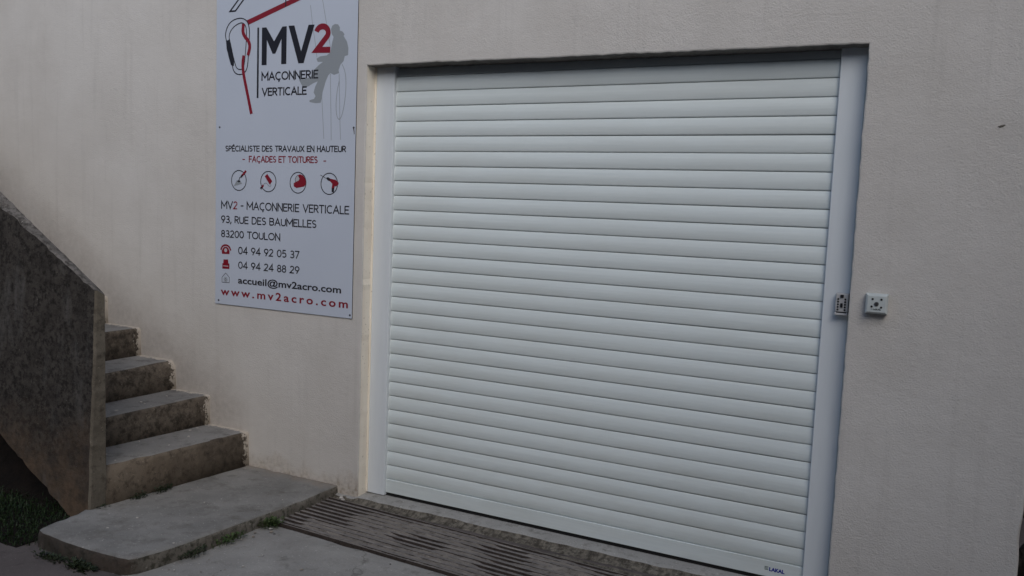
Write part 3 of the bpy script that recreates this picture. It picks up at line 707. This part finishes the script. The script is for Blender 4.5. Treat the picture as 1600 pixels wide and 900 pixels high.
for i in range(n):
    j = (i+1) % n
    xo, zo = oo[i]
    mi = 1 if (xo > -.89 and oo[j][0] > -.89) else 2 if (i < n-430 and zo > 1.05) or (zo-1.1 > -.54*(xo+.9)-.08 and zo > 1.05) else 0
    for p, q in ((I2, IN), (IN, ON), (ON, O2)):
        f = bm.faces.new((p[i], p[j], q[j], q[i])); f.material_index = mi
bm.faces.new(I2); bm.faces.new(O2[::-1])
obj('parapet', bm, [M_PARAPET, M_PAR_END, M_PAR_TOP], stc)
# earth bank under the flight, with the stair's shade put into its colour
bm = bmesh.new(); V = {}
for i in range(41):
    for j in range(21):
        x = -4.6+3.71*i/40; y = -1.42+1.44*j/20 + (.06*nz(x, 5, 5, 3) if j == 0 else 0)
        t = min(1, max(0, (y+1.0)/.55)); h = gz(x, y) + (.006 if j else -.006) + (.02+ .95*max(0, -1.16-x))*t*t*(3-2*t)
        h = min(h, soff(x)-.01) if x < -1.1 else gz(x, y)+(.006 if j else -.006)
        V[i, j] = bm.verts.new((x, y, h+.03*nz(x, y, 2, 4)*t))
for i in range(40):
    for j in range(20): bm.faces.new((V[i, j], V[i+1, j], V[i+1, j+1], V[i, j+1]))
kind(obj('earth_bank', bm, M_SOIL_SHADE, smooth=True), 'structure')

# ------------------------------------------------------------------ landing slab at the foot of the stair
def zl(x, y): return .023 - .055*min(0, y)
out = [(-.240, .010), (-.225, -.2), (-.212, -.445), (-.212, -.709), (-.217, -.889), (-.216, -1.063), (-.224, -1.2), (-.238, -1.305), (-.256, -1.332), (-.30, -1.341), (-.439, -1.347), (-.618, -1.348), (-.79, -1.338), (-.836, -1.318), (-.856, -1.26), (-.874, -1.193), (-.885, -1.107), (-.93, -1.02), (-1.03, -.99), (-1.05, -.6), (-1.05, .010)]
def resample(pts, s):
    r = []
    for a, b in zip(pts, pts[1:]+pts[:1]):
        L = math.hypot(b[0]-a[0], b[1]-a[1]); n_ = max(1, round(L/s))
        r += [(a[0]+(b[0]-a[0])*i/n_, a[1]+(b[1]-a[1])*i/n_) for i in range(n_)]
    return r
rp = resample(out, .015)
bm = bmesh.new(); loops = []
cx_, cy_ = -.55, -.66
for lvl in range(6):
    lp = []
    for (x, y) in rp:
        jit = .008*nz(x, y, 1, 6)+.005*nz(x, y, 4, 25); chip = max(0, nz(x, y, 9, 8)-.25)*.06
        dx, dy = x-cx_, y-cy_; L = math.hypot(dx, dy); dx, dy = dx/L, dy/L
        k_ = (-.055, -.014-chip, -.005+jit*.5-chip*.5, jit, jit*1.6+.002, jit+.004)[lvl]
        dz = (0, -.0005-chip*.15, -.006-chip*.3, -.022, -.045, -.13)[lvl]
        lp.append(bm.verts.new((x+dx*k_, y+dy*k_, zl(x, y)+dz+.002*nz(x, y, 2, 5))))
    loops.append(lp)
for a, b, mi in zip(loops, loops[1:], (0, 0, 1, 1, 1)):
    for i in range(len(rp)):
        f = bm.faces.new((a[i], a[(i+1) % len(rp)], b[(i+1) % len(rp)], b[i])); f.material_index = mi; f.smooth = True
f = bm.faces.new(loops[0])
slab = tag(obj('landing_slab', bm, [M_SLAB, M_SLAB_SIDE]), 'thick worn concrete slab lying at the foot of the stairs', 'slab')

# ------------------------------------------------------------------ drain grate in front of the shutter
gt = thing('drain_grate', 'long dirty iron drain grate set in the ground before the shutter', 'grate', (GP.x, GP.y, -.03))
def gpt(a, b, dz): p = GP+GX*a+GY*b; return (p.x, p.y, -.024 + .048*b + dz)
def gbar(bm, a0, a1, b0, b1, z0, z1, seg=1, wob=0, sd=0):
    prev = None
    for s_ in range(seg+1):
        a = a0+(a1-a0)*s_/seg; wv = wob*nz(a, sd, 1, 2.2)
        row = [bm.verts.new(gpt(a, b0+wv, z0)), bm.verts.new(gpt(a, b0+wv+.001, z1+wv)), bm.verts.new(gpt(a, b1+wv-.001, z1+wv)), bm.verts.new(gpt(a, b1+wv, z0))]
        if prev:
            for q in range(4): bm.faces.new((prev[q], row[q], row[(q+1) % 4], prev[(q+1) % 4])).material_index = 0 if q == 1 else 1
        else: bm.faces.new(row).material_index = 1
        prev = row
    bm.faces.new(prev[::-1])
bm = bmesh.new(); nb = 10; pit_ = GR_W/nb
for i in range(nb): gbar(bm, .004, 2.7, i*pit_+.010, i*pit_+.010+pit_*.46, -.022, .001*nz(i, 3, 3, 1.7), 60, .0022, i*3.3)
obj('bars', bm, [M_GRATE, M_RUST], gt)
bm = bmesh.new()
for a in frange(.10, 2.68, .43): gbar(bm, a-.006, a+.006, -.001, GR_W+.001, -.026, -.011)
gbar(bm, -.002, 2.70, -.008, -.001, -.03, .0045, 60, .0012, 1); gbar(bm, -.002, 2.70, GR_W+.001, GR_W+.009, -.03, .002, 60, .0012, 5)
obj('frame', bm, [M_GRATE, M_RUST], gt)
bm = bmesh.new(); V = {}        # silt caught between the bars, heaped in places
for i in range(221):
    for j in range(35):
        a = .002+2.70*i/220; b = -.004+(GR_W+.01)*j/34
        hh = -.034 + .033*max(0, min(1, (nz(a*1.2, b*3, 3, 2.3)+.62)*1.7))*min(1, max(0, (a-.05+.10*nz(b, 3, 3, 9))/.16)) + .004*nz(a, b, 1, 30)
        V[i, j] = bm.verts.new(gpt(a, b, min(hh, -.0008+.0065*nz(a*.8, b*2.5, 8, 7)+.004*nz(a, b, 8, 21))))
for i in range(220):
    for j in range(34): bm.faces.new((V[i, j], V[i+1, j], V[i+1, j+1], V[i, j+1]))
obj('trapped_silt', bm, M_SILT, gt, smooth=True)

# ------------------------------------------------------------------ grass, weeds, chips, stones
bm = bmesh.new(); rnd = random.Random(3)
def blade(bm, x, y, z, h, a, lean, wd):
    u = Vector((math.cos(a), math.sin(a), 0)); v = Vector((-u.y, u.x, 0))
    p0 = Vector((x, y, z)); p1 = p0+Vector((0, 0, h*.6))+v*lean*h*.3; p2 = p0+Vector((0, 0, h*(1-.35*lean)))+v*lean*h
    q = [bm.verts.new(p0-u*wd), bm.verts.new(p0+u*wd), bm.verts.new(p1+u*wd*.8), bm.verts.new(p1-u*wd*.8), bm.verts.new(p2)]
    bm.faces.new((q[0], q[1], q[2], q[3])); bm.faces.new((q[3], q[2], q[4]))
cnt = 0
while cnt < 26000:
    x = -3.9+3.05*rnd.random(); y = -1.46+1.5*rnd.random()
    edge = -1.40+.10*nz(x, 5, 5, 3)-.03*nz(x, 1, 8, 11) + .12*max(0, x+1.15)
    if y < edge: continue
    if x > -.86 or (x > -.93 and y > -1.1): continue
    if y > -.35 and rnd.random() < .7: continue
    if nz(x, y, 2, 4) < -.35 and rnd.random() < .7: continue
    h = (.016+.028*rnd.random())*(1+.7*nz(x, y, 0, 2.5))
    blade(bm, x, y, gz(x, y)-.003+(.06 if y > -.5 else 0), h, rnd.random()*6.28, rnd.random()*1.1, .0016+.0016*rnd.random()); cnt += 1
kind(obj('grass', bm, M_GRASS), 'stuff', 'short dark green grass growing under and before the stairs', 'grass')

def leaf(bm, base, dirv, L, wd, mi=0):
    dirv = dirv.normalized(); s_ = dirv.cross(Vector((0, 0, 1)))
    s_ = s_.normalized() if s_.length > .01 else Vector((1, 0, 0)); up = s_.cross(dirv)
    p = [base, base+dirv*L*.35+s_*wd+up*L*.1, base+dirv*L*.75+s_*wd*.7+up*L*.06, base+dirv*L-up*L*.08, base+dirv*L*.75-s_*wd*.7+up*L*.06, base+dirv*L*.35-s_*wd+up*L*.1]
    mid = base+dirv*L*.55+up*L*.02
    vs = [bm.verts.new(q) for q in p]; mv = bm.verts.new(mid)
    for i in range(6): bm.faces.new((vs[i], vs[(i+1) % 6], mv)).material_index = mi
def weed(x, y, z, r, h, nl, mat, label, seed, dx=0.0, dy=0.0):
    rr = random.Random(seed); b1, b2 = bmesh.new(), bmesh.new()
    root = thing('weed', label, 'weed', (x, y, z), 'weeds rooted along the stair and slab')
    for i in range(nl):
        t = rr.random()*2-1; a = rr.random()*6.28; q = rr.random()**.6*r
        bx, by = x+math.cos(a)*q*.6+dx*t, y+math.sin(a)*q*.6+dy*t
        dv = Vector((math.cos(a)*(.5+q/r), math.sin(a)*(.5+q/r), .25+1.1*rr.random()))
        hz = h*rr.random()**1.4*(1-.5*q/r)
        tip = Vector((bx, by, z+hz)); leaf(b1, tip, dv, r*(.22+.3*rr.random()), r*(.07+.08*rr.random()))
        if i % 4 == 0: cyl(b2, (bx, by, z-.01), (tip-Vector((bx, by, z-.011))), .0011, .0007, max(.004, hz+.01), 5)
    obj('leaves', b1, mat, root); obj('stem', b2, mat, root)
weed(-.185, -.585, .0, .050, .040, 150, M_LEAF, 'bright green weed where the slab meets the end of the drain grate', 1, .02, .03)
weed(-.192, -.84, .014, .045, .026, 120, M_LEAF, 'low green weed halfway along the slab edge facing the yard', 2, .0, .07)
weed(-.19, -1.05, .026, .04, .02, 90, M_LEAFD, 'flat dark green weed by the rounded front corner of the slab', 3, .0, .06)
weed(-.862, -.63, .056, .036, .032, 110, M_LEAFD, 'dark green tuft at the foot of the lowest riser, nearer the wall', 4, .0, .045)
weed(-.866, -.775, .062, .034, .028, 100, M_LEAFD, 'dark green tuft at the foot of the lowest riser, nearer the parapet', 5, .0, .04)
weed(-.885, -.99, .075, .030, .012, 80, M_LEAFD, 'flat mossy weed at the bottom corner of the parapet', 6, .02, .03)
weed(-.47, -1.385, .024, .045, .036, 220, M_LEAFD, 'dark weed with round leaves before the front face of the slab', 7, .06, 0)
weed(-.66, -1.385, .024, .038, .022, 170, M_LEAFD, 'low dark weed before the front face of the slab near the grass', 8, .07, 0)

def pebble(name, x, y, z, r, mat, label, cat, group, seed):
    rr = random.Random(seed); b = bmesh.new(); bmesh.ops.create_icosphere(b, subdivisions=2, radius=1)
    s_ = Vector((r*(.7+.8*rr.random()), r*(.6+.6*rr.random()), r*(.28+.3*rr.random()))); off = rr.random()*50
    for v in b.verts:
        kk = 1+.35*nz(v.co.x+off, v.co.y, v.co.z, 1.6); v.co = Vector((v.co.x*s_.x*kk, v.co.y*s_.y*kk, v.co.z*s_.z*kk))
    bmesh.ops.rotate(b, verts=b.verts, cent=(0, 0, 0), matrix=Matrix.Rotation(rr.random()*6, 3, 'Z'))
    o = obj(name, b, mat); o.location = (x, y, z+s_.z*.6); tag(o, label, cat, group); return o
ck = 0
for lab, n_, fx in (('white plaster chip lying on the lowest stair tread', 7, lambda r: (-.93-.24*r.random(), -.08-.8*r.random(), 0)),
                    ('white plaster chip lying on the second stair tread', 5, lambda r: (-1.23-.22*r.random(), -.06-.55*r.random(), 1))):
    for i in range(n_):
        rr = random.Random(50+ck); ck += 1; x, y, s_i = fx(rr)
        pebble('plaster_chip', x, y, TZ[s_i]+OZ[s_i]*(-y/.946)+.0005, .0035+.006*rr.random(), M_CHIP, lab, 'chip', 'plaster chips fallen on the treads' + (' of the lowest step' if s_i == 0 else ' of the second step'), ck)
for i in range(16):
    rr = random.Random(150+i); x = -.24-.55*rr.random(); y = -.05-1.1*rr.random()
    pebble('plaster_chip', x, y, zl(x, y)+.001, .002+.004*rr.random()**2, M_CHIP, 'small plaster chip lying on the concrete slab', 'chip', 'plaster chips fallen on the slab', 300+i)
for i in range(26):
    rr = random.Random(450+i); x = -.20+.06*rr.random()+.5*rr.random()**3; y = -.60-.75*rr.random()
    if in_grate(x, y, .03): continue
    pebble('pebble', x, y, gz(x, y)+.008, .003+.006*rr.random()**2, M_CHIP if i % 2 else M_SLAB, 'small loose pebble on the paving beside the slab edge', 'pebble', 'pebbles on the paving along the slab', 600+i)
for i in range(14):
    rr = random.Random(750+i); x = -.235+.14*rr.random()+.03*rr.random(); y = -.010-.075*rr.random()
    pebble('rubble_piece', x, y, -.046+.022*rr.random(), .006+.010*rr.random()**1.5, (M_CHIP, M_SLAB_SIDE, M_SILL, M_SILL_FRONT)[i % 4], 'crumbled plaster piece heaped at the foot of the left jamb', 'rubble', 'rubble at the foot of the jamb', 900+i)
for i in range(40):
    rr = random.Random(1450+i); x = -.15+1.3*rr.random(); y = -.62-.75*rr.random()
    if in_grate(x, y, .04): continue
    pebble('pebble', x, y, gz(x, y)+.003, .0018+.0035*rr.random()**2, (M_CHIP, M_SLAB, M_ROCK)[i % 3], 'tiny grit stone on the open paving before the drain grate', 'pebble', 'grit on the paving before the grate', 1600+i)
# dark stones past the right corner of the wall
for i, (x, y, z, r, lab) in enumerate(((3.13, .22, .50, .17, 'upper dark stone just past the right wall corner'), (3.14, .20, .22, .18, 'lower dark stone just past the right wall corner'), (3.2, .24, .02, .24, 'ground level dark stone past the right wall corner'))):
    b = bmesh.new(); bmesh.ops.create_icosphere(b, subdivisions=4, radius=r)
    for v in b.verts: v.co *= 1+.22*nz(v.co.x+i*9, v.co.y, v.co.z, 7)+.08*nz(v.co.x+i*9, v.co.y, v.co.z, 28)
    o = obj('stone', b, M_ROCK); o.location = (x, y, z); tag(o, lab, 'stone', 'stones past the wall corner')
